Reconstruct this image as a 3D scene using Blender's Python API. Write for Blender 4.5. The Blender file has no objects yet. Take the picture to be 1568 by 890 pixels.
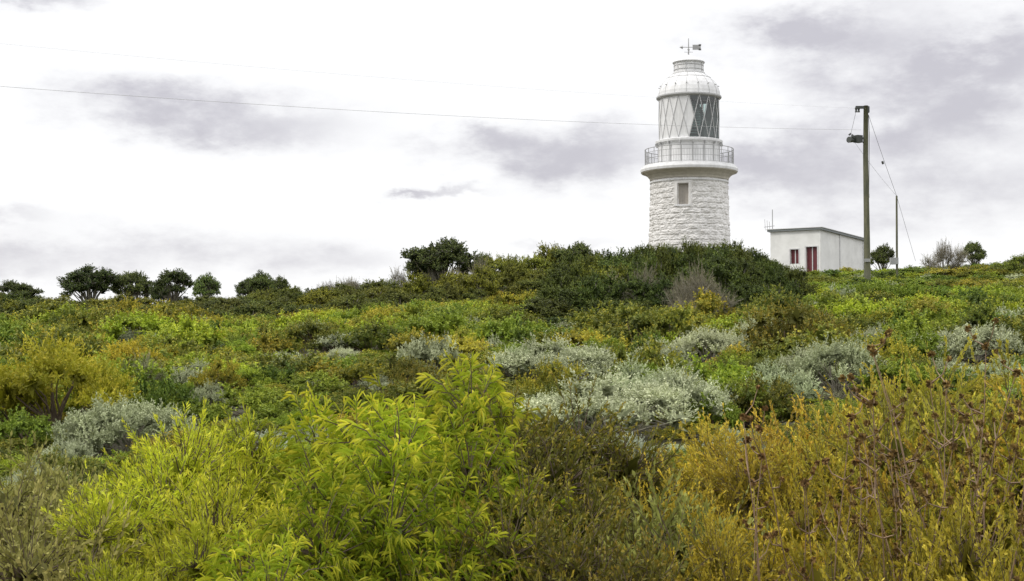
import bpy, math, random
import numpy as np
from mathutils import Vector, Matrix
random.seed(5)
sc = bpy.context.scene
F = 2178.0; PITCH = math.radians(1.97)
CP, SP = math.cos(PITCH), math.sin(PITCH)

# ------------------------------------------------------------ helpers
def bearing(px, row, depth):
    X = (px-784)/F; Y = (445-row)/F
    k = depth/(CP - Y*SP)
    return X*k, (SP + Y*CP)*k
HX = [-60, -29, -12, -3, 8, 20, 29, 60]
HZ = [1.2, 1.6, 2.0, 2.6, 3.5, 3.6, 4.0, 4.4]
def sstep(a, b, t):
    t = np.clip((t-a)/(b-a), 0, 1); return t*t*(3-2*t)
def ground(x, y):
    x = np.asarray(x, float); y = np.asarray(y, float)
    H = np.interp(x, HX, HZ)
    s = np.clip((y-8)/74, 0, 1)**1.30
    z = -1.8 + (H+1.8)*s
    z = z + 0.12*np.sin(x*0.55+1.3)*np.sin(y*0.43)*np.clip(y/20, 0, 1) + 0.05*np.sin(x*1.7+y*0.9)
    z = z - 18*sstep(125, 600, y) - 6*sstep(0, 200, -y) - 8*sstep(70, 500, np.abs(x))
    return z
def g1(x, y): return float(ground(x, y))

class MB:
    def __init__(s): s.v = []; s.f = []; s.m = []
    def tube(s, pts, rad, sides=8, mat=0, cap=True):
        pts = [Vector(p) for p in pts]; n = len(pts)
        if not hasattr(rad, '__len__'): rad = [rad]*n
        base = len(s.v); up = Vector((0, 0, 1))
        for i, p in enumerate(pts):
            t = (pts[min(i+1, n-1)]-pts[max(i-1, 0)]).normalized()
            r = Vector((1, 0, 0)) if abs(t.dot(up)) > .95 else up
            a = t.cross(r).normalized(); b = t.cross(a).normalized()
            for k in range(sides):
                th = 2*math.pi*k/sides
                s.v.append(tuple(p + (a*math.cos(th)+b*math.sin(th))*rad[i]))
        for i in range(n-1):
            for k in range(sides):
                k2 = (k+1) % sides
                s.f.append((base+i*sides+k, base+i*sides+k2, base+(i+1)*sides+k2, base+(i+1)*sides+k)); s.m.append(mat)
        if cap:
            s.f.append(tuple(base+k for k in range(sides))); s.m.append(mat)
            s.f.append(tuple(base+(n-1)*sides+k for k in reversed(range(sides)))); s.m.append(mat)
    def box(s, c, size, rz=0, mat=0):
        base = len(s.v); cx, cy, cz = c; hx, hy, hz = [q/2 for q in size]
        cr, sr = math.cos(rz), math.sin(rz)
        for dz in (-hz, hz):
            for dx, dy in ((-hx, -hy), (hx, -hy), (hx, hy), (-hx, hy)):
                s.v.append((cx+dx*cr-dy*sr, cy+dx*sr+dy*cr, cz+dz))
        for q in ((0, 3, 2, 1), (4, 5, 6, 7), (0, 1, 5, 4), (1, 2, 6, 5), (2, 3, 7, 6), (3, 0, 4, 7)):
            s.f.append(tuple(base+i for i in q)); s.m.append(mat)
    def lathe(s, prof, c, segs=64, mat=0):
        base = len(s.v); n = len(prof)
        for r, z in prof:
            for k in range(segs):
                th = 2*math.pi*k/segs
                s.v.append((c[0]+r*math.cos(th), c[1]+r*math.sin(th), z))
        for i in range(n-1):
            for k in range(segs):
                k2 = (k+1) % segs
                s.f.append((base+i*segs+k, base+i*segs+k2, base+(i+1)*segs+k2, base+(i+1)*segs+k)); s.m.append(mat)
    def ring(s, c, r, z, rad, n=48, sides=6, mat=0):
        pts = [(c[0]+r*math.cos(2*math.pi*k/n), c[1]+r*math.sin(2*math.pi*k/n), z) for k in range(n+1)]
        s.tube(pts, rad, sides, mat, cap=False)
    def obj(s, name, mats, parent=None, smooth=False):
        me = bpy.data.meshes.new(name); me.from_pydata(s.v, [], s.f)
        for m in mats: me.materials.append(m)
        me.polygons.foreach_set('material_index', s.m)
        if smooth: me.polygons.foreach_set('use_smooth', [True]*len(s.f))
        me.update()
        o = bpy.data.objects.new(name, me); sc.collection.objects.link(o)
        if parent: o.parent = parent
        return o
def empty(name, loc=(0, 0, 0)):
    e = bpy.data.objects.new(name, None); sc.collection.objects.link(e); e.empty_display_size = .3
    return e

# ------------------------------------------------------------ materials
def mat_new(name):
    m = bpy.data.materials.new(name); m.use_nodes = True
    nt = m.node_tree; nt.nodes.clear()
    out = nt.nodes.new('ShaderNodeOutputMaterial'); return m, nt, out
def solid(name, c, rough=.6, metal=0, var=.15, scale=6, c2=None, bump=0.0, bscale=30, zs=1.0):
    m, nt, out = mat_new(name); N = nt.nodes.new; L = nt.links.new
    p = N('ShaderNodeBsdfPrincipled'); p.inputs['Roughness'].default_value = rough; p.inputs['Metallic'].default_value = metal
    tc = N('ShaderNodeTexCoord'); mp = N('ShaderNodeMapping'); mp.inputs['Scale'].default_value = (1, 1, zs)
    n = N('ShaderNodeTexNoise'); n.inputs['Scale'].default_value = scale; n.inputs['Detail'].default_value = 6; n.inputs['Roughness'].default_value = .65
    L(tc.outputs['Object'], mp.inputs[0]); L(mp.outputs[0], n.inputs['Vector'])
    r = N('ShaderNodeValToRGB'); r.color_ramp.elements[0].position = .35; r.color_ramp.elements[1].position = .65
    if c2 is None: c2 = tuple(q*(1-var) for q in c)
    r.color_ramp.elements[0].color = (*c2, 1); r.color_ramp.elements[1].color = (*c, 1)
    L(n.outputs['Fac'], r.inputs[0]); L(r.outputs[0], p.inputs['Base Color'])
    if bump:
        n2 = N('ShaderNodeTexNoise'); n2.inputs['Scale'].default_value = bscale; n2.inputs['Detail'].default_value = 5
        L(mp.outputs[0], n2.inputs['Vector'])
        b = N('ShaderNodeBump'); b.inputs['Strength'].default_value = bump; b.inputs['Distance'].default_value = .03
        L(n2.outputs['Fac'], b.inputs['Height']); L(b.outputs[0], p.inputs['Normal'])
    L(p.outputs[0], out.inputs[0]); return m
def leaf_mat(name, a, b, tip, transl=.3, rough=.6, hv=.012):
    m, nt, out = mat_new(name); N = nt.nodes.new; L = nt.links.new
    at = N('ShaderNodeAttribute'); at.attribute_name = 'leafcol'
    sp = N('ShaderNodeSeparateColor'); L(at.outputs['Color'], sp.inputs[0])
    m1 = N('ShaderNodeMix'); m1.data_type = 'RGBA'; m1.inputs[6].default_value = (*a, 1); m1.inputs[7].default_value = (*b, 1)
    L(sp.outputs[0], m1.inputs[0])
    m2 = N('ShaderNodeMix'); m2.data_type = 'RGBA'; m2.inputs[7].default_value = (*tip, 1)
    L(sp.outputs[1], m2.inputs[0]); L(m1.outputs[2], m2.inputs[6])
    oi = N('ShaderNodeObjectInfo')
    m3 = N('ShaderNodeMix'); m3.data_type = 'RGBA'; m3.blend_type = 'MULTIPLY'; m3.inputs[0].default_value = 1
    L(m2.outputs[2], m3.inputs[6]); L(oi.outputs['Color'], m3.inputs[7])
    hs = N('ShaderNodeHueSaturation')
    mr = N('ShaderNodeMapRange'); mr.inputs[3].default_value = .5-hv; mr.inputs[4].default_value = .5+hv
    L(oi.outputs['Random'], mr.inputs[0]); L(mr.outputs[0], hs.inputs['Hue'])
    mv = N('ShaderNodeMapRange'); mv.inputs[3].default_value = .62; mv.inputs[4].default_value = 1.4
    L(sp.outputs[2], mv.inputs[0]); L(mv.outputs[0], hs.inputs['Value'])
    L(m3.outputs[2], hs.inputs['Color'])
    d = N('ShaderNodeBsdfPrincipled'); d.inputs['Roughness'].default_value = rough; d.inputs['Specular IOR Level'].default_value = .2
    t = N('ShaderNodeBsdfTranslucent'); mx = N('ShaderNodeMixShader'); mx.inputs[0].default_value = transl
    L(hs.outputs[0], d.inputs['Base Color']); L(hs.outputs[0], t.inputs['Color'])
    L(d.outputs[0], mx.inputs[1]); L(t.outputs[0], mx.inputs[2]); L(mx.outputs[0], out.inputs[0]); return m

M_wood = solid('twig_bark', (.12, .085, .055), .85, var=.4, scale=12)
M_greywood = solid('grey_bark', (.24, .22, .17), .85, var=.35, scale=10)
LM = dict(
 lance=leaf_mat('lance_leaf', (.16, .25, .018), (.28, .37, .025), (.54, .54, .05), .35, .4),
 fine=leaf_mat('fine_leaf', (.27, .33, .02), (.38, .44, .03), (.58, .59, .06), .32),
 gold=leaf_mat('golden_leaf', (.25, .225, .028), (.37, .32, .035), (.62, .50, .06), .3),
 dark=leaf_mat('olive_leaf', (.125, .135, .022), (.20, .195, .028), (.38, .29, .035), .2),
 silver=leaf_mat('silver_leaf', (.33, .36, .22), (.45, .48, .31), (.60, .62, .44), .12, .7, .008),
 green=leaf_mat('green_leaf', (.145, .205, .022), (.21, .27, .028), (.34, .38, .045), .2),
 scrub=leaf_mat('scrub_leaf', (.075, .09, .018), (.12, .13, .022), (.21, .21, .03), .12),
 tree=leaf_mat('tree_leaf', (.035, .055, .016), (.07, .095, .02), (.12, .14, .03), .15),
 dry=leaf_mat('dry_leaf', (.22, .22, .08), (.34, .33, .13), (.45, .42, .18), .2, .7),
 twig=leaf_mat('twig_mass', (.19, .18, .13), (.28, .26, .19), (.34, .32, .25), 0, .9),
 pod=leaf_mat('seed_head', (.13, .075, .028), (.22, .14, .05), (.32, .20, .07), .1, .8),
)
# ------------------------------------------------------------ plant generator
def unit(v): return v/np.maximum(np.linalg.norm(v, axis=-1, keepdims=True), 1e-6)
def tubes_np(P0, P1, r0, r1, sides=3):
    ax = unit(P1-P0); ref = np.where(np.abs(ax[:, 2:3]) > .9, [[1., 0, 0]], [[0, 0, 1.]])
    a = unit(np.cross(ax, ref)); b = np.cross(ax, a); n = len(P0)
    V = np.zeros((n, 2*sides, 3))
    for k in range(sides):
        th = 2*math.pi*k/sides; o = a*math.cos(th)+b*math.sin(th)
        V[:, k] = P0+o*r0[:, None]; V[:, sides+k] = P1+o*r1[:, None]
    q = np.array([[k, (k+1) % sides, sides+(k+1) % sides, sides+k] for k in range(sides)])
    Fq = (np.arange(n)*2*sides)[:, None, None]+q[None]
    return V.reshape(-1, 3), Fq.reshape(-1, 4)
PROTO = {}
def plant(name, lm, seed, R=.6, H=.6, clumps=9, cr=.25, sprigs=200, slen=.2, nleaf=16, L=.05, W=.012, ang=45, up=.4,
          droop=.1, out=1., leaf6=False, stem=.0025, lift=0., trunk=.012, wood=None, ldroop=0., lo=.3, tipstart=.6, flat=1., tmin=.1, core=10, corel=.5, outn=0.):
    rng = np.random.default_rng(seed); wood = wood or M_wood
    Vs, Fs, Ms, Cs = [], [], [], []; off = 0
    def add(V, Fq, mi, C):
        nonlocal off
        Vs.append(V); Fs.append(Fq+off); Ms.append(np.full(len(Fq), mi)); Cs.append(C); off += len(V)
    rr = np.sqrt((np.arange(clumps)+.5)/clumps)*max(R-cr*.7, .05)
    hz = np.sqrt(np.clip(1-(rr/R)**2, 0, 1))
    zc = lift + np.maximum((H-lift)*hz*rng.uniform(lo+.35, 1, clumps)-cr*.6*flat, cr*.2)
    ga = np.arange(clumps)*2.39996+rng.uniform(-.4, .4, clumps)
    C = np.stack([rr*np.cos(ga), rr*np.sin(ga), zc], 1)
    crs = cr*rng.uniform(.65, 1.3, clumps)
    ns = 4; t0 = C*0; t0[:, :2] = C[:, :2]*.08
    prev = t0
    for i in range(ns):
        f = (i+1)/ns
        nxt = t0+(C-t0)*np.array([f**1.3, f**1.3, f**.9])+rng.normal(0, .03*R, C.shape)*(f < 1)
        nxt[:, 2] = np.where(f < 1, C[:, 2]*f**.9, C[:, 2])
        V, Fq = tubes_np(prev, nxt, np.full(clumps, trunk*(1-.7*(i/ns))), np.full(clumps, trunk*(1-.7*f)), 5)
        add(V, Fq, 1, np.full((len(V), 3), .5)); prev = nxt
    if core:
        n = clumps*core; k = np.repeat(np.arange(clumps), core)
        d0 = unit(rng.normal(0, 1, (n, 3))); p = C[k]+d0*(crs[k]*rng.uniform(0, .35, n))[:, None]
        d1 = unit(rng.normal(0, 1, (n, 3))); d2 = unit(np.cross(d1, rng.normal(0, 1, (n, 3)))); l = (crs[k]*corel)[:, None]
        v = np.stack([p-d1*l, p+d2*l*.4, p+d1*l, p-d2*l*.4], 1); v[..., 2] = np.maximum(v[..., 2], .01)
        add(v.reshape(-1, 3), (np.arange(n)*4)[:, None]+np.arange(4)[None], 0, np.repeat(np.stack([rng.uniform(0, .3, n), np.zeros(n), np.zeros(n)], 1), 4, 0))  # core leaves get the darkest tone: inner shade painted into their colour
    k = rng.integers(0, clumps, sprigs)
    d = rng.normal(0, 1, (sprigs, 3)); d[:, 2] = np.where(d[:, 2] < -.2, -d[:, 2]*.5, d[:, 2]); d = unit(d); d[:, 2] *= flat
    P = C[k]+d*(crs[k]*rng.uniform(.25, .9, sprigs))[:, None]
    P[:, 2] = np.maximum(P[:, 2], .01)
    A = unit(d*out+np.array([0, 0, up])+rng.normal(0, .22, (sprigs, 3)))
    SL = slen*rng.uniform(.55, 1.35, sprigs); dr = droop*rng.uniform(.5, 1.5, sprigs)
    side0 = rng.normal(0, .15, (sprigs, 3))
    def pt(t): return P+A*(SL*t)[:, None]+side0*(SL*t*t)[:, None]-np.array([0, 0, 1])*(dr*SL*t*t)[:, None]
    one = np.ones(sprigs)
    if stem > 0:
        for a_, b_ in ((0, .5), (.5, 1.)):
            V, Fq = tubes_np(pt(one*a_), pt(one*b_), one*stem*(1-.5*a_), one*stem*(1-.6*b_), 3)
            add(V, Fq, 1, np.full((len(V), 3), .5))
        V, Fq = tubes_np(C[k], P, one*stem*1.6, one*stem, 3); add(V, Fq, 1, np.full((len(V), 3), .5))
    n = sprigs*nleaf; si = np.repeat(np.arange(sprigs), nleaf); j = np.tile(np.arange(nleaf), sprigs)
    t = tmin+(1-tmin)*(j+rng.uniform(0, 1, n))/nleaf
    p = P[si]+A[si]*(SL[si]*t)[:, None]+side0[si]*(SL[si]*t*t)[:, None]-np.array([0, 0, 1])*(dr[si]*SL[si]*t*t)[:, None]
    ax = unit(A[si]+side0[si]*(2*t)[:, None]-np.array([0, 0, 1])*(2*dr[si]*t)[:, None])
    u = unit(np.cross(ax, rng.normal(0, 1, (n, 3))+1e-3))
    an = np.radians(ang)*rng.uniform(.5, 1.4, n)*(1-.5*t)
    ld = unit(ax*np.cos(an)[:, None]+u*np.sin(an)[:, None]-np.array([0, 0, 1])*ldroop*rng.uniform(.3, 1.3, n)[:, None])
    if outn > 0:
        nt_ = unit(d[si]+np.array([0, 0, .25])+rng.normal(0, outn, (n, 3)))
        ld = unit(ld-nt_*(np.sum(ld*nt_, 1)*.8)[:, None]); sd = unit(np.cross(nt_, ld))
    else:
        sd = unit(np.cross(ld, ax+rng.normal(0, .35, (n, 3))))
    nm = np.cross(sd, ld)
    ll = L*rng.uniform(.6, 1.25, n)*(1-.35*t); lw = W*rng.uniform(.7, 1.3, n)*.5
    rnd = rng.uniform(0, 1, n); tip = np.clip((t-tipstart)/(1-tipstart+1e-3), 0, 1)*rng.uniform(.3, 1, n)
    krand = rng.uniform(0, 1, clumps)[k][si]*.6+rng.uniform(0, 1, sprigs)[si]*.4
    col = np.stack([rnd, tip, krand], 1)
    L1 = ll[:, None]; W1 = lw[:, None]
    if leaf6:
        dn = -np.array([0, 0, 1])*L1
        v = np.stack([p, p+ld*L1*.3+sd*W1+nm*W1*.3, p+ld*L1*.7+sd*W1*.8+nm*W1*.3+dn*.05, p+ld*L1+dn*.2,
                      p+ld*L1*.7-sd*W1*.8+nm*W1*.3+dn*.05, p+ld*L1*.3-sd*W1+nm*W1*.3], 1)
        q = np.array([[0, 1, 2, 3], [0, 3, 4, 5]]); s_ = 6
    else:
        v = np.stack([p, p+ld*L1*.5+sd*W1, p+ld*L1, p+ld*L1*.5-sd*W1], 1); q = np.array([[0, 1, 2, 3]]); s_ = 4
    Fq = (np.arange(n)*s_)[:, None, None]+q[None]
    add(v.reshape(-1, 3), Fq.reshape(-1, 4), 0, np.repeat(col, s_, 0))
    V = np.concatenate(Vs); Fq = np.concatenate(Fs); Mi = np.concatenate(Ms); Cc = np.concatenate(Cs)
    me = bpy.data.meshes.new(name); me.from_pydata(V.tolist(), [], Fq.tolist())
    me.materials.append(LM[lm]); me.materials.append(wood)
    me.polygons.foreach_set('material_index', Mi.astype(np.int32))
    at = me.attributes.new('leafcol', 'FLOAT_COLOR', 'POINT')
    at.data.foreach_set('color', np.concatenate([Cc, np.ones((len(Cc), 1))], 1).astype(np.float32).ravel())
    me.update()
    lv = V[-n*s_:]
    PROTO[name] = (me, float(np.percentile(np.abs(lv[:, :2]), 97)), float(np.percentile(lv[:, 2], 99)))
    return name
fam = {}
def fams(key, n, **kw):
    fam[key] = [plant(f'{key}_form_{i}', seed=17*i+len(key)*7+3, **kw) for i in range(n)]
# near detail
fams('wattle_lance', 2, lm='lance', R=.52, H=1.3, clumps=26, cr=.17, sprigs=820, slen=.18, nleaf=20, L=.085, W=.0070, ang=65, up=.25, droop=.3, leaf6=True, ldroop=.4, lo=.05, stem=.003, tmin=.3)
fams('wattle_fine', 2, lm='fine', R=.5, H=1.2, clumps=30, cr=.15, sprigs=1350, slen=.11, nleaf=30, L=.036, W=.0048, ang=55, up=.45, droop=.05, lo=.05, stem=.002)
fams('olive_heath', 2, lm='dark', R=.55, H=1.1, clumps=34, cr=.15, sprigs=1500, slen=.12, nleaf=24, L=.026, W=.0075, ang=55, up=.35, droop=.05, lo=.05, tipstart=.7, stem=.002)
fams('golden_spire', 3, lm='gold', R=.55, H=1.2, clumps=30, cr=.16, sprigs=760, slen=.18, nleaf=42, L=.027, W=.008, ang=55, up=.6, droop=.02, out=.9, lo=.05, tipstart=.35, stem=.0018)
fams('dry_heath', 2, lm='dry', R=.5, H=.9, clumps=22, cr=.17, sprigs=620, slen=.15, nleaf=18, L=.034, W=.011, ang=55, up=.4, lo=.1, stem=.002)
# mid
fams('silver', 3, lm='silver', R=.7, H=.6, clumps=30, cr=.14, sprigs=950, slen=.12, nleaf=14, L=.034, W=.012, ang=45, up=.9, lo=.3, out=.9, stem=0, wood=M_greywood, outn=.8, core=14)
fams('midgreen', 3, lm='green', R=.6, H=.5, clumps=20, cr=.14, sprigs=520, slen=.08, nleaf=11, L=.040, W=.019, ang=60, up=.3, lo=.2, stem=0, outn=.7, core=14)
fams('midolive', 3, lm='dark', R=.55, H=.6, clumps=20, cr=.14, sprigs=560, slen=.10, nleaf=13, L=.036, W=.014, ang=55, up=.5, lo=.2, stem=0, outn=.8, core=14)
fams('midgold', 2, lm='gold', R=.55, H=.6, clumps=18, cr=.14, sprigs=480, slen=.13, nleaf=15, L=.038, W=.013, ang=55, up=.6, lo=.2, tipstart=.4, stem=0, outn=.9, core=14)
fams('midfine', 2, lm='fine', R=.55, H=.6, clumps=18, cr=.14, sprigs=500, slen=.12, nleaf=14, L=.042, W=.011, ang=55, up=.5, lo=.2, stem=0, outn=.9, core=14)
fams('twigs', 2, lm='twig', R=.6, H=.7, clumps=10, cr=.22, sprigs=240, slen=.2, nleaf=8, L=.09, W=.008, ang=50, up=.6, lo=.1, stem=.004, wood=M_greywood, core=0)
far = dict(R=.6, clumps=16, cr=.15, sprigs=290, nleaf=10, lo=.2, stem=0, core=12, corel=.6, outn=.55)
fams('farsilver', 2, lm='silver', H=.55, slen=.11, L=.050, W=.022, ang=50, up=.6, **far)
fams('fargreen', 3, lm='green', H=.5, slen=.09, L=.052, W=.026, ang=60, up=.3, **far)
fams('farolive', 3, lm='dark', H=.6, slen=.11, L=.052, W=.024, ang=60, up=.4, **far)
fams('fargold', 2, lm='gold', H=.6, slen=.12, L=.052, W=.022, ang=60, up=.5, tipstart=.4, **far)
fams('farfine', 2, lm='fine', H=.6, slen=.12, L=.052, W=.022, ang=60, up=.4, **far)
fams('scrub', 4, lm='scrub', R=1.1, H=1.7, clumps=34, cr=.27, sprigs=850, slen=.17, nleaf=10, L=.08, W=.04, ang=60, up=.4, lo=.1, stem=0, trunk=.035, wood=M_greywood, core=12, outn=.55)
fams('tallwig', 2, lm='twig', R=.9, H=1.5, clumps=14, cr=.4, sprigs=300, slen=.4, nleaf=7, L=.22, W=.014, ang=40, up=.7, lo=.05, stem=.008, trunk=.035, wood=M_greywood, core=0)
fams('canopy', 3, lm='tree', R=1.5, H=2.6, clumps=44, cr=.36, sprigs=1700, slen=.20, nleaf=11, L=.10, W=.055, ang=60, up=.4, lo=-.1, stem=.006, trunk=.045, lift=1.0, flat=.85, wood=M_greywood, core=10, outn=.6)

groups = {}
def inst(group, key, x, y, z, wx, hz, tint=1., rot=None, uni=False):
    if group not in groups: groups[group] = empty(group)
    nm = random.choice(fam[key]); me, hw, hh = PROTO[nm]
    o = bpy.data.objects.new(key, me); sc.collection.objects.link(o); o.parent = groups[group]
    s = hz/hh
    o.location = (x, y, z)
    if uni:
        b = wx/2/hw; b = min(max(b, s*.75), s*1.35); o.scale = (b, b, s)
    else: o.scale = (wx/2/hw, wx/2/hw, s)
    o.rotation_euler = (random.uniform(-.06, .06), random.uniform(-.06, .06), random.uniform(0, 6.28) if rot is None else rot)
    if not hasattr(tint, '__len__'): tint = (tint,)*3
    v = random.uniform(.85, 1.15)
    o.color = (*[t*v for t in tint], 1); return o
def put(group, key, px, depth, top, wpx, tint=1., **kw):
    x, zt = bearing(px, top, depth); zg = g1(x, depth)-.05
    return inst(group, key, x, depth, zg, wpx/F*depth, max(zt-zg, .15), tint, uni=True, **kw)
def hit(px, row):
    for i in range(1200):
        d = 3+i*.1; x, z = bearing(px, row, d)
        if g1(x, d) >= z: return d
    return 84
blocked = []
def putrow(group, key, px, base, wpx, hpx, tint=1., **kw):
    d = hit(px, base); x, zb = bearing(px, base, d)
    w = wpx/F*d; blocked.append((x, d, w*.5))
    return inst(group, key, x, d, g1(x, d)-.03, w, hpx/F*d+.03, tint, **kw)

# ------------------------------------------------------------ ground
def axis(segs):
    r = []
    for a, b, n in segs: r += list(np.linspace(a, b, n, endpoint=False))
    return r+[segs[-1][1]]
xs = axis([(-5000, -400, 8), (-400, -60, 14), (-60, 60, 160), (60, 400, 14), (400, 5000, 8)])
ys = axis([(-800, -20, 10), (-20, 130, 200), (130, 600, 20), (600, 6000, 10)])
X, Y = np.meshgrid(xs, ys); Z = ground(X, Y)
nx = len(xs); V = np.stack([X.ravel(), Y.ravel(), Z.ravel()], 1)
Fq = [(j*nx+i, j*nx+i+1, (j+1)*nx+i+1, (j+1)*nx+i) for j in range(len(ys)-1) for i in range(nx-1)]
me = bpy.data.meshes.new('ground'); me.from_pydata(V.tolist(), [], Fq)
me.polygons.foreach_set('use_smooth', [True]*len(Fq))
me.materials.append(solid('heath_soil', (.075, .07, .028), .95, c2=(.04, .035, .018), scale=9, bump=1.0, bscale=25))  # soil colour darkened so gaps between shrubs look shadowed
gnd = bpy.data.objects.new('ground', me); sc.collection.objects.link(gnd)

# ------------------------------------------------------------ lighthouse
D = 100.; S = D/F*1.0
LX, _ = bearing(1056, 445, D); LC = (LX, D)
def Z_(row): return bearing(1056, row, D)[1]
lh = empty('lighthouse')
M_white = solid('white_paint', (.74, .74, .745), .55, c2=(.60, .60, .60), scale=3, zs=.3)
M_stone = solid('white_painted_stone', (.76, .745, .73), .75, c2=(.56, .545, .52), scale=2.2, bump=.5, bscale=14)
M_cream = solid('cream_stone', (.50, .47, .40), .8, c2=(.40, .37, .31), scale=4)
M_grey = solid('grey_metal', (.34, .34, .34), .5, var=.2)
M_lgrey = solid('light_grey_seam', (.46, .46, .46), .5, var=.1)
M_dark = solid('dark_metal', (.05, .055, .05), .5, var=.2)
M_lens = solid('lens_glass', (.30, .36, .34), .08, c2=(.08, .12, .11), scale=3)
M_lcore = solid('lens_core', (.12, .14, .13), .3, c2=(.05, .07, .06), scale=3)
M_wind = solid('window_board', (.36, .33, .29), .7, var=.15)
mg, nt, out = mat_new('lantern_glass')
g = nt.nodes.new('ShaderNodeBsdfGlossy'); g.inputs['Roughness'].default_value = .03
tr = nt.nodes.new('ShaderNodeBsdfTransparent'); tr.inputs[0].default_value = (.68, .77, .75, 1)
mx = nt.nodes.new('ShaderNodeMixShader'); mx.inputs[0].default_value = .10
nt.links.new(tr.outputs[0], mx.inputs[1]); nt.links.new(g.outputs[0], mx.inputs[2]); nt.links.new(mx.outputs[0], out.inputs[0])

rng = np.random.default_rng(3)
zb = g1(*LC)-.6; zt = Z_(276); ch = .36; nc = int(round((zt-zb)/ch)); ch = (zt-zb)/nc
SEG = 320; RPC = 7; rows = nc*RPC+1
th = np.linspace(0, 2*np.pi, SEG, endpoint=False); NB = 24
zz = np.linspace(zb, zt, rows)
hw = np.interp(zz, [Z_(460), Z_(385), Z_(276)], [66, 62, 58.3])*S
cid = np.minimum((np.arange(rows)/RPC).astype(int), nc-1)
frac = (np.arange(rows)-cid*RPC)/RPC
off = rng.uniform(0, 1, nc); prot = rng.uniform(0, .06, (nc, NB+2))
bt = ((th[None]/(2*np.pi))*NB+off[cid][:, None]); bi = bt.astype(int) % NB; bf = bt-np.floor(bt)
vf = frac[:, None]
bul = (1-np.abs(2*bf-1)**4)*(1-np.abs(2*vf-1)**4)
nz = rng.normal(0, 1, (rows, SEG)); nz = (nz+np.roll(nz, 1, 1)+np.roll(nz, 1, 0)+np.roll(nz, -1, 1))/4
tilt = rng.uniform(-1, 1, (nc, NB))
rad = hw[:, None]+bul*(prot[cid[:, None], bi]+.02+.06*tilt[cid[:, None], bi]*(vf-.5))+nz*.03-.02
camang = math.atan2(-D, -LX)
wa = camang-math.asin(9.5/58.5)
da = np.angle(np.exp(1j*(th-wa)))[None, :]*hw[:, None]
inw = (np.abs(da) < .37) & (zz[:, None] > Z_(318)) & (zz[:, None] < Z_(287))
sur = (np.abs(da) < .62) & (zz[:, None] > Z_(321)) & (zz[:, None] < Z_(282)) & ~inw
rad = np.where(sur, hw[:, None]+.04, rad); rad = np.where(inw, hw[:, None]-.35, rad)
V = np.stack([LX+rad*np.cos(th)[None], D+rad*np.sin(th)[None], np.repeat(zz[:, None], SEG, 1)], -1).reshape(-1, 3)
Fq = [(j*SEG+i, j*SEG+(i+1) % SEG, (j+1)*SEG+(i+1) % SEG, (j+1)*SEG+i) for j in range(rows-1) for i in range(SEG)]
me = bpy.data.meshes.new('tower'); me.from_pydata(V.tolist(), [], Fq); me.materials.append(M_stone)
o = bpy.data.objects.new('stone_tower', me); sc.collection.objects.link(o); o.parent = lh
mb = MB(); wr = 58.5*S
ux, uy = math.cos(wa), math.sin(wa)
zc = (Z_(318)+Z_(287))/2
mb.box((LX+ux*(wr-.27), D+uy*(wr-.27), zc), (.04, .74, Z_(287)-Z_(318)), wa, 0)
mb.box((LX+ux*(wr-.23), D+uy*(wr-.23), zc), (.04, .05, Z_(287)-Z_(318)), wa, 0)
mb.box((LX+ux*(wr-.02), D+uy*(wr-.02), Z_(319.5)), (.25, 1.05, .12), wa, 1)
mb.obj('tower_window', [M_wind, M_white], lh)
def prof(L_): return [(h*S, Z_(r)) for r, h in L_]
mb = MB(); mb.lathe(prof([(278, 57), (277, 60), (274.5, 60.5), (273, 61.5), (270, 64), (267, 69), (265.8, 73), (264.5, 73.6)]), LC, 96, 0)
mb.lathe(prof([(264.5, 74), (261, 74.6), (258, 73.5), (257.8, 71), (255, 70.5), (255, 40)]), LC, 96, 1)
mb.lathe(prof([(281.5, 57), (281.3, 60.3), (279, 60.3), (278.6, 57)]), LC, 96, 1)
mb.obj('gallery_cornice', [M_cream, M_white], lh)
mb = MB(); mb.lathe(prof([(256, 47), (223, 47), (221.5, 48), (220.5, 51.5), (217.5, 51.8), (216.5, 50), (216, 46.5), (216, 40)]), LC, 32, 0)
for k in range(16):
    a = 2*math.pi*k/16
    mb.box((LX+math.cos(a)*47.3*S, D+math.sin(a)*47.3*S, Z_(238)), (.05, .06, (Z_(223)-Z_(254))), a, 1)
    mb.box((LX+math.cos(a)*49.5*S, D+math.sin(a)*49.5*S, Z_(222.6)), (.25, .07, .16), a, 1)
mb.obj('lantern_base', [M_white, M_lgrey], lh)
mb = MB(); GR = 67.5*S
for k in range(26):
    a = 2*math.pi*(k+.3)/26; x, y = LX+math.cos(a)*GR, D+math.sin(a)*GR
    mb.tube([(x, y, Z_(256)), (x, y, Z_(229.5))], .026, 6, 0)
    for q in range(1, 4):
        a2 = a+2*math.pi/26*q/4; x2, y2 = LX+math.cos(a2)*GR, D+math.sin(a2)*GR
        mb.tube([(x2, y2, Z_(254)), (x2, y2, Z_(236))], .008, 4, 0)
for r_, t_ in ((230, .026), (236, .016), (245, .016), (253.5, .016)): mb.ring(LC, GR, Z_(r_), t_, 72, 6, 0)
mb.obj('gallery_railing', [M_grey], lh)
NL = 18; dl = 2*math.pi/NL; LR = 45.8*S
z0, z1, z2 = Z_(216), Z_(184), Z_(152)
def LP(a, z, r=LR): return (LX+r*math.cos(a), D+r*math.sin(a), z)
pan, gl, bars, bard = MB(), MB(), MB(), MB()
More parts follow.
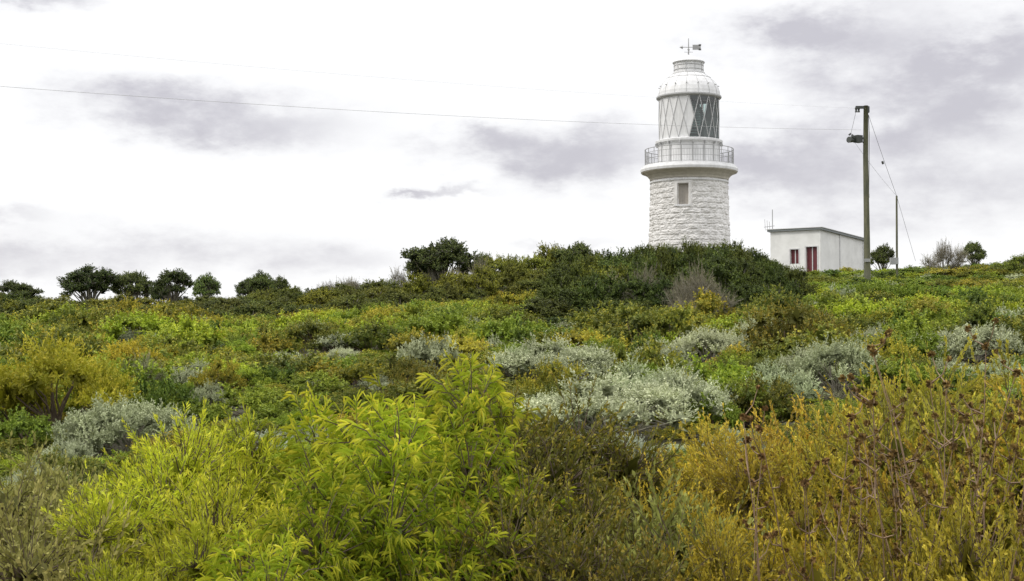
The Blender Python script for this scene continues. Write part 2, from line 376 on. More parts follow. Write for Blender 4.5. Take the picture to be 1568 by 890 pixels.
for i in range(NL):
    a0, am, a1, an_ = camang+i*dl, camang+(i+.5)*dl, camang+(i+1)*dl, camang+(i+1.5)*dl
    tris = [((a0, z0), (a1, z0), (am, z1)), ((am, z1), (a1, z0), (an_, z1)), ((a0, z2), (am, z1), (a1, z2)), ((am, z1), (an_, z1), (a1, z2))]
    for t in tris:
        c = sum(q[0] for q in t)/3-camang; c = math.degrees((c+math.pi) % (2*math.pi)-math.pi)
        clear = (6 < c < 84) or (120 < abs(c) and random.random() < .5)
        m = gl if clear else pan; b = len(m.v)
        for a, z in t: m.v.append(LP(a, z))
        m.f.append((b, b+1, b+2)); m.m.append(0)
    for p, q in (((a0, z0), (am, z1)), ((a1, z0), (am, z1)), ((am, z1), (a0, z2)), ((am, z1), (a1, z2))):
        c = (p[0]+q[0])/2-camang; c = math.degrees((c+math.pi) % (2*math.pi)-math.pi)
        (bard if 0 < c < 88 else bars).tube([LP(*p, LR+.01), LP(*q, LR+.01)], .034 if 0 < c < 88 else .026, 5, 0)
pan.obj('lantern_panels', [M_white], lh); gl.obj('lantern_glazing', [mg], lh)
bars.obj('lantern_astragals', [M_lgrey], lh); bard.obj('lantern_glazing_bars', [M_lgrey], lh)
mb = MB()
for i in range(14):
    z = z0+.3+(z2-z0-.6)*i/13; r = .95*math.sin(math.pi*(.2+.6*i/13))+.05
    mb.ring(LC, r, z, .085, 40, 6, 0)
mb.tube([(LX, D, z0), (LX, D, z2)], .45, 16, 1)
for k in range(6):
    a = k*math.pi/3+.3; mb.tube([(LX+1.08*math.cos(a), D+1.08*math.sin(a), z0), (LX+1.08*math.cos(a), D+1.08*math.sin(a), z2-.1)], .045, 6, 1)
mb.obj('lens_assembly', [M_lens, M_lcore], lh, True)
dp = [(148, 47.5), (143, 47), (137, 45.3), (131, 42.5), (125, 38), (120, 32.5), (116, 27), (113, 23)]
mb = MB(); mb.lathe(prof([(153.5, 45.5), (152.5, 48.5), (151, 50), (149, 50), (148, 47.5)]), LC, 48, 1)
mb.lathe(prof(dp), LC, 48, 0)
for k in range(16):
    a = 2*math.pi*(k+.5)/16
    mb.tube([(LX+math.cos(a)*h*S, D+math.sin(a)*h*S, Z_(r)) for r, h in dp], .02, 4, 1, False)
    mb.tube([(LX+math.cos(a)*h*S, D+math.sin(a)*h*S, Z_(r)) for r, h in ((134, 44), (133.6, 46.5))], .04, 6, 1)
mb.ring(LC, 34*S, Z_(121), .02, 40, 5, 1)
mb.lathe(prof([(114, 25), (112.5, 25), (112, 22.3), (98, 22.3), (97.5, 24), (95.5, 24.3), (94, 23), (92, 19), (89.5, 13), (88, 8), (86.5, 4), (85, 2), (84, .8)]), LC, 40, 0)
for k in range(10):
    a = 2*math.pi*k/10; mb.tube([(LX+math.cos(a)*22.6*S, D+math.sin(a)*22.6*S, Z_(r)) for r in (112, 98)], .018, 4, 1)
mb.ring(LC, 22.6*S, Z_(108), .03, 32, 5, 1); mb.ring(LC, 22.6*S, Z_(101.5), .025, 32, 5, 1); mb.ring(LC, 24.2*S, Z_(96.5), .035, 32, 5, 1)
mb.obj('lantern_dome', [M_white, M_lgrey], lh)
mb = MB()
mb.tube([(LX, D, Z_(88)), (LX, D, Z_(59))], [.05, .025], 6)
def VX(px): return LX+(px-1056)*S
mb.tube([(VX(1043), D, Z_(72.5)), (VX(1064), D, Z_(72.5))], .025, 5)
mb.box((VX(1068.5), D, Z_(72.5)), (12.5*S, .03, .36)); mb.box((VX(1073.5), D, Z_(69)), (4*S, .03, .12)); mb.box((VX(1073.5), D, Z_(76)), (4*S, .03, .12))
mb.tube([(VX(1042), D, Z_(72.5)), (VX(1047), D, Z_(72.5))], [.01, .14], 4)
mb.tube([(LX, D-.5, Z_(80)), (LX, D+.5, Z_(80))], .018, 5); mb.tube([(LX-.3, D, Z_(80)), (LX+.3, D, Z_(80))], .018, 5)
mb.tube([(LX, D, Z_(78)), (LX, D, Z_(76)), (LX, D, Z_(74))], [.02, .09, .02], 8)
mb.obj('weather_vane', [M_grey], lh)

# ------------------------------------------------------------ equipment building
hb = empty('equipment_building')
M_wall = solid('rendered_wall', (.78, .78, .76), .8, c2=(.66, .66, .64), scale=1.2, bump=.15)
M_fascia = solid('roof_fascia', (.20, .22, .22), .5, var=.15)
M_door = solid('dark_red_door', (.14, .022, .028), .5, var=.2)
M_trim = solid('light_trim', (.62, .62, .62), .5, var=.1)
CD = 92.; cx, ztop = bearing(1256, 349, CD); ang = math.radians(55)
e1 = Vector((math.cos(ang), math.sin(ang), 0)); e2 = Vector((-math.sin(ang), math.cos(ang), 0)); C0 = Vector((cx, CD, 0))
LA, LB = 7.9, 3.5
zg = g1(cx, CD)-.5; fall = .30
def W(a, b, z):
    v = C0+e1*a+e2*b; return (v.x, v.y, z)
def top(a): return ztop-.12-fall*a/LA
mb = MB()
def quad(p, m=0):
    b = len(mb.v); mb.v += p; mb.f.append((b, b+1, b+2, b+3)); mb.m.append(m)
def wbox(a0, a1, b0, b1, z0_, z1_, m):
    P_ = [W(a0, b0, z0_), W(a1, b0, z0_), W(a1, b1, z0_), W(a0, b1, z0_), W(a0, b0, z1_), W(a1, b0, z1_), W(a1, b1, z1_), W(a0, b1, z1_)]
    b = len(mb.v); mb.v += P_
    for q in ((0, 3, 2, 1), (4, 5, 6, 7), (0, 1, 5, 4), (1, 2, 6, 5), (2, 3, 7, 6), (3, 0, 4, 7)): mb.f.append(tuple(b+i for i in q)); mb.m.append(m)
quad([W(0, 0, zg), W(LA, 0, zg), W(LA, 0, top(LA)), W(0, 0, top(0))])
quad([W(LA, 0, zg), W(LA, LB, zg), W(LA, LB, top(LA)), W(LA, 0, top(LA))])
quad([W(LA, LB, zg), W(0, LB, zg), W(0, LB, top(0)), W(LA, LB, top(LA))])
def zr(row): return bearing(1230, row, 93)[1]
ops = [(.22, 1.0, zg, zr(379)), (1.5, 2.1, zr(404), zr(382))]
cur = 0
for b0, b1, za, zt_ in ops:
    quad([W(0, cur, zg), W(0, b0, zg), W(0, b0, top(0)), W(0, cur, top(0))])
    quad([W(0, b0, zt_), W(0, b1, zt_), W(0, b1, top(0)), W(0, b0, top(0))])
    if za > zg: quad([W(0, b0, zg), W(0, b1, zg), W(0, b1, za), W(0, b0, za)])
    quad([W(.18, b0, za), W(.18, b1, za), W(.18, b1, zt_), W(.18, b0, zt_)], 2)
    quad([W(0, b0, za), W(.18, b0, za), W(.18, b0, zt_), W(0, b0, zt_)]); quad([W(0, b1, za), W(.18, b1, za), W(.18, b1, zt_), W(0, b1, zt_)])
    wbox(-.03, .0-.003, b0-.07, b0, za, zt_+.07, 3); wbox(-.03, -.003, b1, b1+.07, za, zt_+.07, 3); wbox(-.03, -.003, b0, b1, zt_, zt_+.07, 3)
    wbox(.14, .17, (b0+b1)/2-.03, (b0+b1)/2+.03, za+.005, zt_-.005, 3)
    cur = b1
quad([W(0, cur, zg), W(0, LB, zg), W(0, LB, top(0)), W(0, cur, top(0))])
o_ = .16
for za, zb_, ex, m in ((-.0, .13, o_, 1), (.132, .17, o_+.05, 3)):
    P_ = []
    for dz in (za, zb_):
        for a, b in ((-ex, -ex), (LA+ex, -ex), (LA+ex, LB+ex), (-ex, LB+ex)): P_.append(W(a, b, top(a)+dz))
    b = len(mb.v); mb.v += P_
    for q in ((0, 3, 2, 1), (4, 5, 6, 7), (0, 1, 5, 4), (1, 2, 6, 5), (2, 3, 7, 6), (3, 0, 4, 7)): mb.f.append(tuple(b+i for i in q)); mb.m.append(m)
wbox(3.2, 3.28, -.06, -.004, zg, top(3.3)-.02, 3); wbox(LA-.5, LA-.42, -.06, -.004, zg, top(LA)-.02, 3)
mb.obj('walls_and_roof', [M_wall, M_fascia, M_door, M_trim], hb)
mb = MB()
ax_, az_ = bearing(1183, 356, 96.4); _, at_ = bearing(1183, 321, 96.4)
mb.tube([(ax_, 96.4, zg), (ax_, 96.4, at_)], .03, 6)
def A_(px, row): x, z = bearing(px, row, 96.4); return (x, 96.4, z)
mb.tube([A_(1170, 348), A_(1186, 346)], .02, 5)
for p in (1171, 1174.5, 1178): mb.tube([A_(p, 336+(p-1171)*.5), A_(p+1, 353)], .013, 4)
mb.obj('antenna_mast', [M_grey], hb)

# ------------------------------------------------------------ utility pole, stay pole, wires
up_ = empty('utility_pole'); PD = 70.
M_pole = solid('weathered_pole', (.15, .145, .085), .9, c2=(.07, .075, .05), scale=6, zs=.15, bump=.7, bscale=20)
def Pp(px, row, d=PD): x, z = bearing(px, row, d); return (x, d, z)
mb = MB(); pts = [Pp(1326, 162), Pp(1325.5, 240), Pp(1327, 330), Pp(1328, 405)]; pts.append((pts[-1][0], PD, g1(pts[-1][0], PD)-.5))
mb.tube(pts, [.115, .125, .14, .16, .17], 14, 0); mb.obj('pole_shaft', [M_pole], up_, True)
mb = MB()
mb.box(Pp(1320, 164.5), (.62, .12, .13)); mb.box(Pp(1329, 168), (.12, .2, .3))
for p in (1311, 1315): mb.tube([Pp(p, 163), Pp(p, 166), Pp(p, 169), Pp(p, 172)], [.03, .07, .045, .07], 8)
mb.box(Pp(1319, 212), (.42, .10, .09)); mb.tube([Pp(1326, 222), Pp(1316, 213)], .03, 5)
mb.box(Pp(1314, 213), (.34, .30, .36), .5)
mb.tube([Pp(1311, 213), Pp(1303, 210)], [.08, .17], 10); mb.tube([Pp(1309, 216), Pp(1300, 214, PD-.3)], [.06, .16], 10)
mb.tube([Pp(1300, 207), Pp(1303, 204.5)], .05, 6)
mb.tube([Pp(1330, 176), Pp(1331, 205), Pp(1330, 400)], .015, 5)
mb.obj('crossarm_and_floodlights', [M_dark], up_)
mb = MB(); mb.box(Pp(1330.5, 300), (.04, .08, .2)); mb.box((pts[3][0]-.03, PD-.17, Pp(1328, 399)[2]), (.30, .05, .16))
mb.obj('meter_plate', [M_grey], up_)
sp_ = empty('stay_pole'); SD = 74.
mb = MB(); b_ = Pp(1373.5, 400, SD)
mb.tube([Pp(1373, 300, SD), b_, (b_[0], SD, g1(b_[0], SD)-.4)], [.05, .06, .06], 8, 0); mb.box((b_[0]-.18, SD-.1, Pp(1368, 400, SD)[2]), (.4, .25, .35), 0, 1)
mb.obj('stay_post', [M_pole, M_grey], sp_)
def wire(a, b, sag, n=40):
    a, b = Vector(a), Vector(b); r = []
    for i in range(n+1):
        t = i/n; p = a.lerp(b, t); p.z -= sag*4*t*(1-t); r.append(p)
    return r
mb = MB()
mb.tube(wire(Pp(1330, 176), Pp(1373, 300, SD), .05), .009, 4); mb.tube(wire(Pp(1306, 214), Pp(1373, 300, SD), .1), .006, 4)
mb.tube([Pp(1351, 247, 72), Pp(1352.5, 251.5, 72)], .06, 6)
mb.tube([Pp(1373, 300, SD), Pp(1402, 400, SD)], .008, 4)
mb.tube(wire(Pp(1311, 170), Pp(1303, 205), .0), .008, 4)
mb.obj('guy_wires', [M_dark], sp_)
pw = empty('power_line'); M_wire = solid('wire', (.42, .42, .42), .5, var=.1)
mb = MB(); mb.tube(wire(Pp(1311, 166), Pp(-120, 55, 46), .25, 60), .0022, 4)
mb.tube(wire(Pp(1318, 199), Pp(-120, 123, 44), .30, 60), .0060, 4)
mb.obj('overhead_wires', [M_wire], pw)

# ------------------------------------------------------------ trees on the ridge
def tree(px, depth, top, wpx, tint=1.):
    x, zt = bearing(px, top, depth); zg_ = g1(x, depth)-.1
    nm = random.choice(fam['canopy']); me, hw, hh = PROTO[nm]
    o = bpy.data.objects.new('windswept_tree', me); sc.collection.objects.link(o)
    w = wpx/F*depth; o.location = (x, depth, zg_); o.scale = (w/2/hw, w/2/hw, (zt-zg_)/hh); o.rotation_euler = (random.uniform(-.1, .1), random.uniform(-.12, .05), random.uniform(0, 6.28))
    o.color = (tint, tint, tint, 1)
for a in ((138, 84, 410, 76), (204, 86, 417, 60, 1.4), (266, 82, 415, 54), (248, 84, 436, 30, 1.1), (26, 86, 433, 62), (676, 80, 369, 98), (316, 80, 422, 38, 2.2), (646, 84, 392, 52, 1.2), (398, 80, 418, 38, 1.6), (380, 83, 428, 34, 1.4), (427, 82, 425, 26, 1.5), (1352, 82, 377, 36, 1.2), (1492, 84, 372, 30, 1.6), (740, 84, 390, 34, 1.6), (880, 82, 374, 60, 1.5)): tree(*a)

# ------------------------------------------------------------ explicit shrubs
SG = 'silver_saltbush'
for a in ((203, 700, 190, 86), (140, 695, 110, 62), (250, 690, 100, 56), (300, 597, 95, 42), (400, 708, 110, 46), (520, 540, 75, 28), (528, 556, 54, 22), (427, 560, 64, 20), (428, 527, 46, 22), (850, 590, 180, 70), (800, 588, 110, 56), (905, 565, 110, 36), (925, 675, 250, 98), (1040, 660, 180, 94), (850, 668, 130, 62), (980, 640, 150, 84), (1185, 625, 130, 66), (1280, 602, 140, 80), (1230, 595, 90, 60), (1085, 560, 120, 54), (1010, 560, 80, 38), (1335, 545, 74, 40), (1495, 555, 140, 56), (1415, 563, 90, 46), (1165, 545, 90, 60), (715, 508, 54, 24), (640, 512, 40, 16), (10, 572, 40, 26), (560, 526, 30, 14), (950, 730, 84, 66), (895, 720, 64, 52), (700, 562, 64, 22), (1540, 600, 100, 50), (1450, 590, 90, 40), (100, 720, 80, 44), (20, 790, 70, 50), (520, 690, 66, 34), (870, 518, 60, 26), (820, 508, 54, 20), (60, 760, 90, 50), (580, 600, 60, 24), (700, 610, 60, 24), (350, 545, 50, 18), (600, 545, 56, 20), (470, 600, 60, 22), (760, 540, 54, 22), (120, 560, 44, 18), (240, 535, 44, 16), (660, 580, 50, 20)):
    t = (1.08, 1.12, 1.25) if a[0] in (950, 895, 400) else random.choice([(1, 1, .93), (.88, .92, .8), (1.03, 1.03, .97)])
    putrow(SG, 'silver' if a[1] > 540 else 'farsilver', *a, tint=t)
OB = 'olive_heath_shrub'
for a in ((1215, 560, 150, 95), (1250, 545, 110, 70), (640, 640, 90, 80), (740, 620, 60, 50), (620, 600, 70, 50), (1160, 660, 130, 80)): putrow(OB, 'midolive', *a, tint=.75)
for a in ((85, 660, 190, 140), (20, 660, 120, 100), (140, 640, 110, 90)): putrow('yellow_wattle', 'midfine', *a, tint=(.9, .76, .8))
for a in ((200, 585, 100, 60), (250, 565, 60, 36), (215, 560, 60, 44)): putrow('yellow_wattle', 'midgold', *a, tint=(1.1, 1.05, .8))
for a in ((1140, 662, 150, 76), (1095, 668, 90, 60), (1375, 605, 120, 56), (390, 640, 130, 50), (300, 660, 110, 44), (480, 610, 110, 40), (40, 690, 110, 60), (560, 575, 100, 34)): putrow('green_heath', 'midgreen', *a, tint=random.uniform(.8, 1.2))

# foreground (px, depth, top, width)
for px, d, t, w in ((330, 6.2, 668, 360), (240, 5.8, 730, 340), (420, 6.4, 662, 320), (200, 5.2, 790, 320), (350, 5.2, 765, 360), (280, 4.7, 830, 340)): put('fine_leaf_wattle', 'wattle_fine', px, d, t, w, (1.12, 1.05, .9))
for px, d, t, w in ((600, 5.8, 655, 380), (690, 6.6, 586, 270), (530, 6.4, 640, 300), (640, 5.0, 740, 360), (500, 4.9, 770, 300), (420, 4.5, 850, 260), (700, 5.6, 685, 270)): put('lance_leaf_wattle', 'wattle_lance', px, d, t, w, (1.08, 1.02, .9))
for px, d, t, w in ((850, 7.0, 640, 380), (790, 6.4, 664, 300), (935, 7.0, 704, 290), (850, 5.6, 745, 400), (960, 5.8, 815, 280), (770, 5.0, 805, 280), (900, 4.8, 850, 300)): put('orange_tipped_heath', 'olive_heath', px, d, t, w, (.98, .93, .9))
for px, d, t, w in ((1110, 8.6, 660, 290), (1250, 8.2, 632, 310), (1390, 7.6, 598, 320), (1530, 7.2, 562, 320), (1180, 6.6, 685, 320), (1320, 6.4, 650, 320), (1460, 6.0, 610, 340), (1590, 5.6, 585, 320), (1070, 6.4, 750, 270), (1230, 5.4, 745, 340), (1400, 5.1, 710, 360), (1560, 4.8, 675, 340), (1120, 5.2, 805, 300), (1310, 4.4, 825, 340), (1500, 4.2, 785, 340)): put('golden_heath', 'golden_spire', px, d, t, w, random.choice([(1.1, 1, .9), (.95, 1, .9), (1.2, 1.06, .9), (.8, .88, .9), (1.05, 1, .9)]))
for px, d, t, w in ((40, 6.8, 725, 300), (-40, 6.0, 740, 300), (130, 6.2, 765, 280), (90, 8.0, 712, 210), (20, 5.2, 805, 320), (110, 5.0, 845, 280)): put('dry_heath_shrub', 'dry_heath', px, d, t, w, (.9, .88, .62))
for px, d, t, w in ((1025, 5.4, 800, 170), (1005, 6.2, 760, 150)): put('dry_heath_shrub', 'dry_heath', px, d, t, w, (.7, .78, .45))

M_wood2 = solid('reddish_stem', (.26, .17, .10), .7, var=.4, scale=20)
def stalks(px, d, top, wpx, n, seed):
    rng = random.Random(seed); mb = MB()
    x0, zt = bearing(px, top, d); zg_ = g1(x0, d); Hh = zt-zg_
    V, Fc, Cl = [], [], []
    def burst(c, r):
        for q in range(30):
            dv = Vector((rng.gauss(0, 1), rng.gauss(0, 1), rng.gauss(0, 1))).normalized(); sd = dv.cross(Vector((rng.random(), rng.random(), rng.random()))).normalized()
            b = len(V); c = Vector(c)
            V.extend([tuple(c), tuple(c+dv*r*.6+sd*r*.32), tuple(c+dv*r), tuple(c+dv*r*.6-sd*r*.32)]); Fc.append((b, b+1, b+2, b+3)); v = rng.random(); Cl.extend([(v, v*.5, v, 1)]*4)
    for i in range(n):
        bx = x0+rng.uniform(-.15, .15); by = d+rng.uniform(-.2, .2)
        tx = x0+rng.uniform(-.5, .5)*wpx/F*d; ty = d+rng.uniform(-.35, .35); hh = Hh*rng.uniform(.74, 1.03)
        P_ = []
        for k in range(9):
            t = k/8; P_.append(Vector((bx+(tx-bx)*t**1.3+rng.uniform(-.012, .012), by+(ty-by)*t, zg_+hh*t)))
        mb.tube(P_, [.0045*(1-.7*k/8) for k in range(9)], 5)
        burst(P_[-1], .016)
        for k in range(4, 9):
            for q in range(rng.randint(1, 2)):
                a = rng.uniform(0, 6.28); l = rng.uniform(.05, .14)
                e = P_[k]+Vector((math.cos(a)*l*.7, math.sin(a)*l*.7, l*rng.uniform(.4, 1))); mid = (P_[k]+e)/2+Vector((math.cos(a)*.01, math.sin(a)*.01, -.01))
                mb.tube([P_[k], mid, e], [.0025, .002, .0012], 4); burst(e, rng.uniform(.009, .016))
                if rng.random() < .5: burst(mid+Vector((0, 0, .01)), .010)
    e = empty('seed_head_shrub'); mb.obj('stems', [M_wood2], e)
    me = bpy.data.meshes.new('seed_heads'); me.from_pydata(V, [], Fc); me.materials.append(LM['pod'])
    at = me.attributes.new('leafcol', 'FLOAT_COLOR', 'POINT'); at.data.foreach_set('color', np.array(Cl, np.float32).ravel())
    o = bpy.data.objects.new('seed_heads', me); sc.collection.objects.link(o); o.parent = e
stalks(1470, 4.6, 550, 260, 16, 1); stalks(1220, 4.7, 635, 180, 8, 2); stalks(1350, 4.4, 615, 200, 8, 3); stalks(1550, 4.1, 600, 160, 8, 4)

# ------------------------------------------------------------ ridge scrub
SKY = [(-200, 455), (0, 455), (100, 456), (200, 463), (300, 459), (350, 449), (450, 437), (540, 431), (600, 438), (650, 428), (690, 424), (730, 402), (800, 386), (870, 377), (905, 387), (960, 384), (1000, 378), (1080, 370), (1150, 371), (1175, 379), (1195, 393), (1225, 407), (1260, 418), (1300, 417), (1400, 406), (1480, 406), (1568, 388), (1800, 385)]
sx = [a for a, b in SKY]; sy = [b for a, b in SKY]
def sky(px): return float(np.interp(px, sx, sy))
def scr(px, d, top, wm, tint, key='scrub', grp='coastal_scrub'):
    x, zt = bearing(px, top, d); zg_ = g1(x, d)-.1; h = max(zt-zg_, .4)
    inst(grp, key, x, d, zg_, wm, h, tint)
px = -260
while px < 1850:
    for d in (84, 78):
        p = px+random.uniform(-15, 15)
        top_ = max(sky(p-14), sky(p+14))+random.uniform(-7, 8)+(84-d)*1.0
        wm = random.uniform(1.4, 2.4)
        if 1160 < p < 1340: wm = 1.2; top_ = max(sky(p-16), sky(p+20))+3
        tint = (.85, .95, .85) if p < 1235 else (1.3, 1.55, 1.2)
        if 600 < p < 860: tint = (1.3, 1.3, 1)
        v = random.uniform(.75, 1.2); tint = tuple(q*v for q in tint)
        scr(p, d+random.uniform(-2, 2), top_, wm, tint)
    px += 34
T4 = [(1, 1, 1), (1.3, 1.25, 1), (.7, .8, .85), (1.7, 1.55, 1), (.9, 1.0, .9)]
px = -150
while px < 620:
    for d, tp in ((72, 454), (66, 460), (60, 470), (54, 482)):
        p = px+random.uniform(-18, 18); k = max(0, (p-250)/350)
        if d == 54 and (p > 460 or random.random() < .3): continue
        scr(p, d+random.uniform(-2, 2), tp-k*18+random.uniform(-9, 10), random.uniform(1.5, 2.4), random.choice(T4))
    px += 42
px = 600
while px < 860:
    for d, tp in ((72, 424), (64, 442), (57, 460)):
        p = px+random.uniform(-18, 18); k = (p-600)/260
        if d == 57 and random.random() < .5: continue
        scr(p, d+random.uniform(-2, 2), tp-k*20+random.uniform(-8, 12), random.uniform(1.3, 2.2), random.choice(T4))
    px += 46
# dark central thicket
DT = [(.6, .75, .7), (.5, .65, .65), (.75, .88, .75), (1.05, 1.1, .75), (.65, .72, .6)]
for px0, px1, d, tp in ((900, 1195, 70, 382), (880, 1215, 63, 384), (865, 1235, 57, 394), (850, 1240, 52, 412), (840, 1240, 48, 438), (850, 1200, 45.5, 468)):
    px = px0
    while px < px1:
        q = (px-px0)/(px1-px0); edge = max(0, .18-q)*160+max(0, q-.86)*140
        t0_ = max(tp+random.uniform(-20, 12)+edge, sky(px), sky(px+22) if px > 1150 else 0)
        if not (d < 50 and random.random() < .2):
            scr(px+random.uniform(-10, 10), d+random.uniform(-1.2, 1.2), t0_, random.uniform(1.5, 2.3) if px < 1150 else 1.4, random.choice(DT))
        px += 44
for p, d, t in ((1000, 49.5, 425), (1055, 46.5, 420), (1085, 46, 432), (1040, 44, 458), (945, 49, 422), (1105, 45.5, 448), (985, 49, 408), (1070, 45, 405)): scr(p, d, t, random.uniform(1.0, 1.4), (.72, .70, .60), 'tallwig', 'bare_twig_thicket')
for p, d, t, in ((1445, 78, 368), (1470, 78, 376), (1425, 80, 390), (612, 80, 410), (700, 78, 410), (520, 80, 427), (500, 80, 431), (540, 82, 425), (735, 76, 394)): scr(p, d, t, 1.1, (.8, .77, .68), 'tallwig', 'bare_twig_thicket')
px = 1240
while px < 1800:
    for d, tp in ((72, 422), (64, 434), (56, 450), (49, 468)):
        p = px+random.uniform(-20, 20)
        if random.random() < .25: continue
        if p < 1330 and d > 70: continue
        scr(p, d+random.uniform(-2, 2), tp+random.uniform(-8, 10), random.uniform(1.3, 2.2), random.choice([(1.2, 1.5, 1.1), (.8, 1.05, .9), (1.6, 1.85, 1.2), (1.5, 1.5, 1)]))
    px += 52

# ------------------------------------------------------------ heath fill
def vn(x, y, s, o=0):
    return .5+.5*math.sin(x*s+o+1.7*math.sin(y*s*.7+o))*math.cos(y*s*.9-o+1.3*math.sin(x*s*.6))
FARK = dict(midgreen='fargreen', midolive='farolive', midgold='fargold', midfine='farfine', silver='farsilver', twigs='farolive')
y = 4.4
while y < 84:
    g_ = .60+.0125*y
    x = -.42*y-2
    while x < .42*y+2.5:
        X_, Y_ = x+random.uniform(-.5, .5)*g_, y+random.uniform(-.5, .5)*g_
        x += g_
        px = X_/Y_*F+784; n1 = vn(X_, Y_, .35, 1); n2 = vn(X_, Y_, .8, 4); r = random.random()
        if Y_ > 50 and 880 < px < 1190: continue
        if Y_ > 52 and px < 600 and random.random() < .5: continue
        w = g_*random.uniform(.85, 1.7); h = w*random.uniform(.42, .72)
        h = min(h, .40+.016*max(0, Y_-14), .8)
        if 22 < Y_ < 56 and random.random() < .14: w *= 1.35; h *= 1.5
        if Y_ > 60: h = min(h, .5)
        if Y_ > 44 and 840 < px < 1240: h = min(h, .35)
        skip = False
        for bx, by, br in blocked:
            dx, dy = X_-bx, Y_-by
            if dx*dx+dy*dy < (br*.7)**2: skip = True; break
            if abs(dx) < br*1.15 and -(2.0+.05*by) < dy < 0: w = min(max(w, .8), .75*g_+.35); h = min(h, .24)
        if skip: continue
        key, tint = 'midgreen', (1, 1, 1)
        if Y_ > 54 and (px < 600): key, tint = 'midolive', (1, 1.05, .9)
        elif n1 > .58 and r < .65: key = 'midolive'; h *= 1.15; tint = random.choice([(1, 1.12, 1), (1.45, 1.4, 1), (.68, .82, .8)])
        elif n2 > .70 and r < .5: key = 'midgold'; tint = random.choice([(.65, .75, .8), (.95, .95, .9)])
        elif r > .90 and Y_ > 14: key = 'silver'; tint = random.choice([(.75, .77, .68), (.95, .97, .88)]); w *= .75; h *= .95
        elif r > .87: key = 'twigs'; w *= .8; tint = (.9, .95, .62)
        elif r > .68: key = 'midfine'; tint = random.choice([(.64, .7, .9), (.85, .87, .9), (.46, .54, .8)])
        else: tint = random.choice([(1, 1, 1), (1.45, 1.35, 1), (.55, .63, .8), (1.2, 1.15, 1), (.85, .9, .9)])
        if px > 1235 and Y_ > 50 and key == 'midgold': key = 'midgreen'
        if Y_ > 27: key = FARK[key]
        inst('coastal_heath', key, X_, Y_, g1(X_, Y_)-.06, w, h, tint)
    y += g_

# ------------------------------------------------------------ sky / light
w = bpy.data.worlds.new('World'); sc.world = w; w.use_nodes = True; nt = w.node_tree; nt.nodes.clear(); N = nt.nodes.new; Lk = nt.links.new
SUN_EL, SUN_AZ = math.radians(44), math.radians(-100)
def mth(op, a, b=None, clamp=False):
    n = N('ShaderNodeMath'); n.operation = op; n.use_clamp = clamp
    for i, q in enumerate((a, b)):
        if q is None: continue
        if isinstance(q, (int, float)): n.inputs[i].default_value = q
        else: Lk(q, n.inputs[i])
    return n.outputs[0]
tc = N('ShaderNodeTexCoord'); sep = N('ShaderNodeSeparateXYZ'); Lk(tc.outputs['Generated'], sep.inputs[0])
az = mth('ARCTAN2', sep.outputs[0], sep.outputs[1]); el = mth('ARCSINE', sep.outputs[2])
mp = N('ShaderNodeMapping'); mp.inputs['Scale'].default_value = (1, 1, 2.2); Lk(tc.outputs['Generated'], mp.inputs[0])
def noise(scale, det, rough=.55):
    n = N('ShaderNodeTexNoise'); n.inputs['Scale'].default_value = scale; n.inputs['Detail'].default_value = det; n.inputs['Roughness'].default_value = rough
    Lk(mp.outputs[0], n.inputs['Vector']); return n
nw = noise(10, 6, .62); sw = N('ShaderNodeSeparateColor'); Lk(nw.outputs['Color'], sw.inputs[0])
azw = mth('ADD', az, mth('MULTIPLY', mth('SUBTRACT', sw.outputs[0], .5), .15)); elw = mth('ADD', el, mth('MULTIPLY', mth('SUBTRACT', sw.outputs[1], .5), .07))
blobs = [(310, 182, 250, 48, 1.0), (40, 12, 110, 30, 1.0), (860, 235, 180, 48, .9), (630, 288, 80, 10, .75), (300, 385, 280, 48, .6), (60, 325, 90, 22, .6), (1230, 65, 170, 48, .9), (1420, 180, 240, 100, .8), (1540, 110, 90, 60, .6), (1170, 250, 120, 55, .6), (860, 368, 120, 16, .4), (1420, 320, 330, 75, .5), (740, 200, 60, 20, .4), (1480, 20, 120, 20, .4), (40, 410, 120, 34, .4), (560, 400, 120, 24, .25)]
tot = None
for px, row, a, b, k in blobs:
    dx = mth('MULTIPLY', mth('SUBTRACT', azw, (px-784)/F), F/a); dy = mth('MULTIPLY', mth('SUBTRACT', elw, (520-row)/F), F/b)
    q = mth('MULTIPLY', mth('EXPONENT', mth('MULTIPLY', mth('ADD', mth('MULTIPLY', dx, dx), mth('MULTIPLY', dy, dy)), -1)), k)
    tot = q if tot is None else mth('ADD', tot, q)
n2 = noise(20, 6, .6); n3 = noise(2.2, 4)
gen = mth('MULTIPLY', mth('SUBTRACT', n3.outputs['Fac'], .45), 1.2, True)
away = mth('MULTIPLY', mth('SUBTRACT', mth('ABSOLUTE', az), .45), 3, True)
tot = mth('ADD', tot, mth('MULTIPLY', gen, mth('MAXIMUM', away, mth('MULTIPLY', mth('SUBTRACT', el, .3), 3, True))))
fac = mth('MULTIPLY', tot, mth('ADD', mth('MULTIPLY', n2.outputs['Fac'], 1.7), .12), True)
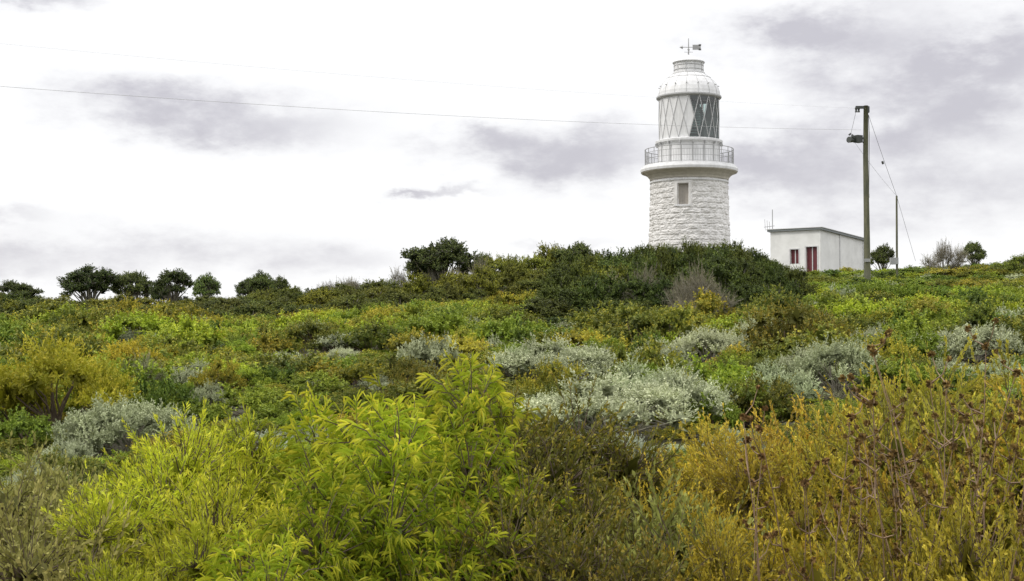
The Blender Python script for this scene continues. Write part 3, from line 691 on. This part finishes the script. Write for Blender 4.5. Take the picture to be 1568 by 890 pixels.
mr = N('ShaderNodeMapRange'); mr.interpolation_type = 'SMOOTHSTEP'; mr.inputs[1].default_value = .10; mr.inputs[2].default_value = 1.05
Lk(fac, mr.inputs[0])
cm = N('ShaderNodeMix'); cm.data_type = 'RGBA'; cm.inputs[6].default_value = (10.8, 10.8, 10.9, 1); cm.inputs[7].default_value = (6.3, 6.15, 6.7, 1)
Lk(mr.outputs[0], cm.inputs[0])
gain = mth('ADD', 1, mth('MULTIPLY', mth('MAXIMUM', mth('SUBTRACT', sep.outputs[2], .26), 0), 1.6))
vm = N('ShaderNodeVectorMath'); vm.operation = 'SCALE'; Lk(cm.outputs[2], vm.inputs[0]); Lk(gain, vm.inputs['Scale'])
st = N('ShaderNodeTexSky'); st.sky_type = 'NISHITA'; st.sun_disc = False; st.sun_elevation = SUN_EL; st.sun_rotation = SUN_AZ; st.air_density = 1; st.dust_density = 2
m2 = N('ShaderNodeMix'); m2.data_type = 'RGBA'; m2.inputs[0].default_value = .93; Lk(st.outputs[0], m2.inputs[6]); Lk(vm.outputs[0], m2.inputs[7])
bg = N('ShaderNodeBackground'); bg.inputs[1].default_value = .1; Lk(m2.outputs[2], bg.inputs[0])
ow = N('ShaderNodeOutputWorld'); Lk(bg.outputs[0], ow.inputs[0])
sl = bpy.data.lights.new('sun', 'SUN'); sl.energy = 1.5; sl.angle = math.radians(10); sl.color = (1, .95, .86)
so = bpy.data.objects.new('sun', sl); sc.collection.objects.link(so)
sd = Vector((math.sin(SUN_AZ)*math.cos(SUN_EL), math.cos(SUN_AZ)*math.cos(SUN_EL), math.sin(SUN_EL)))
so.rotation_euler = (-sd).to_track_quat('-Z', 'Y').to_euler()

cam = bpy.data.cameras.new('camera'); cam.lens = 50; cam.sensor_width = 36; cam.clip_start = .1; cam.clip_end = 12000
co = bpy.data.objects.new('camera', cam); sc.collection.objects.link(co); co.location = (0, 0, 0); co.rotation_euler = (math.pi/2+PITCH, 0, 0); sc.camera = co
sc.view_settings.view_transform = 'Standard'; sc.view_settings.look = 'None'; sc.view_settings.exposure = 0
print('objects', len(bpy.data.objects))
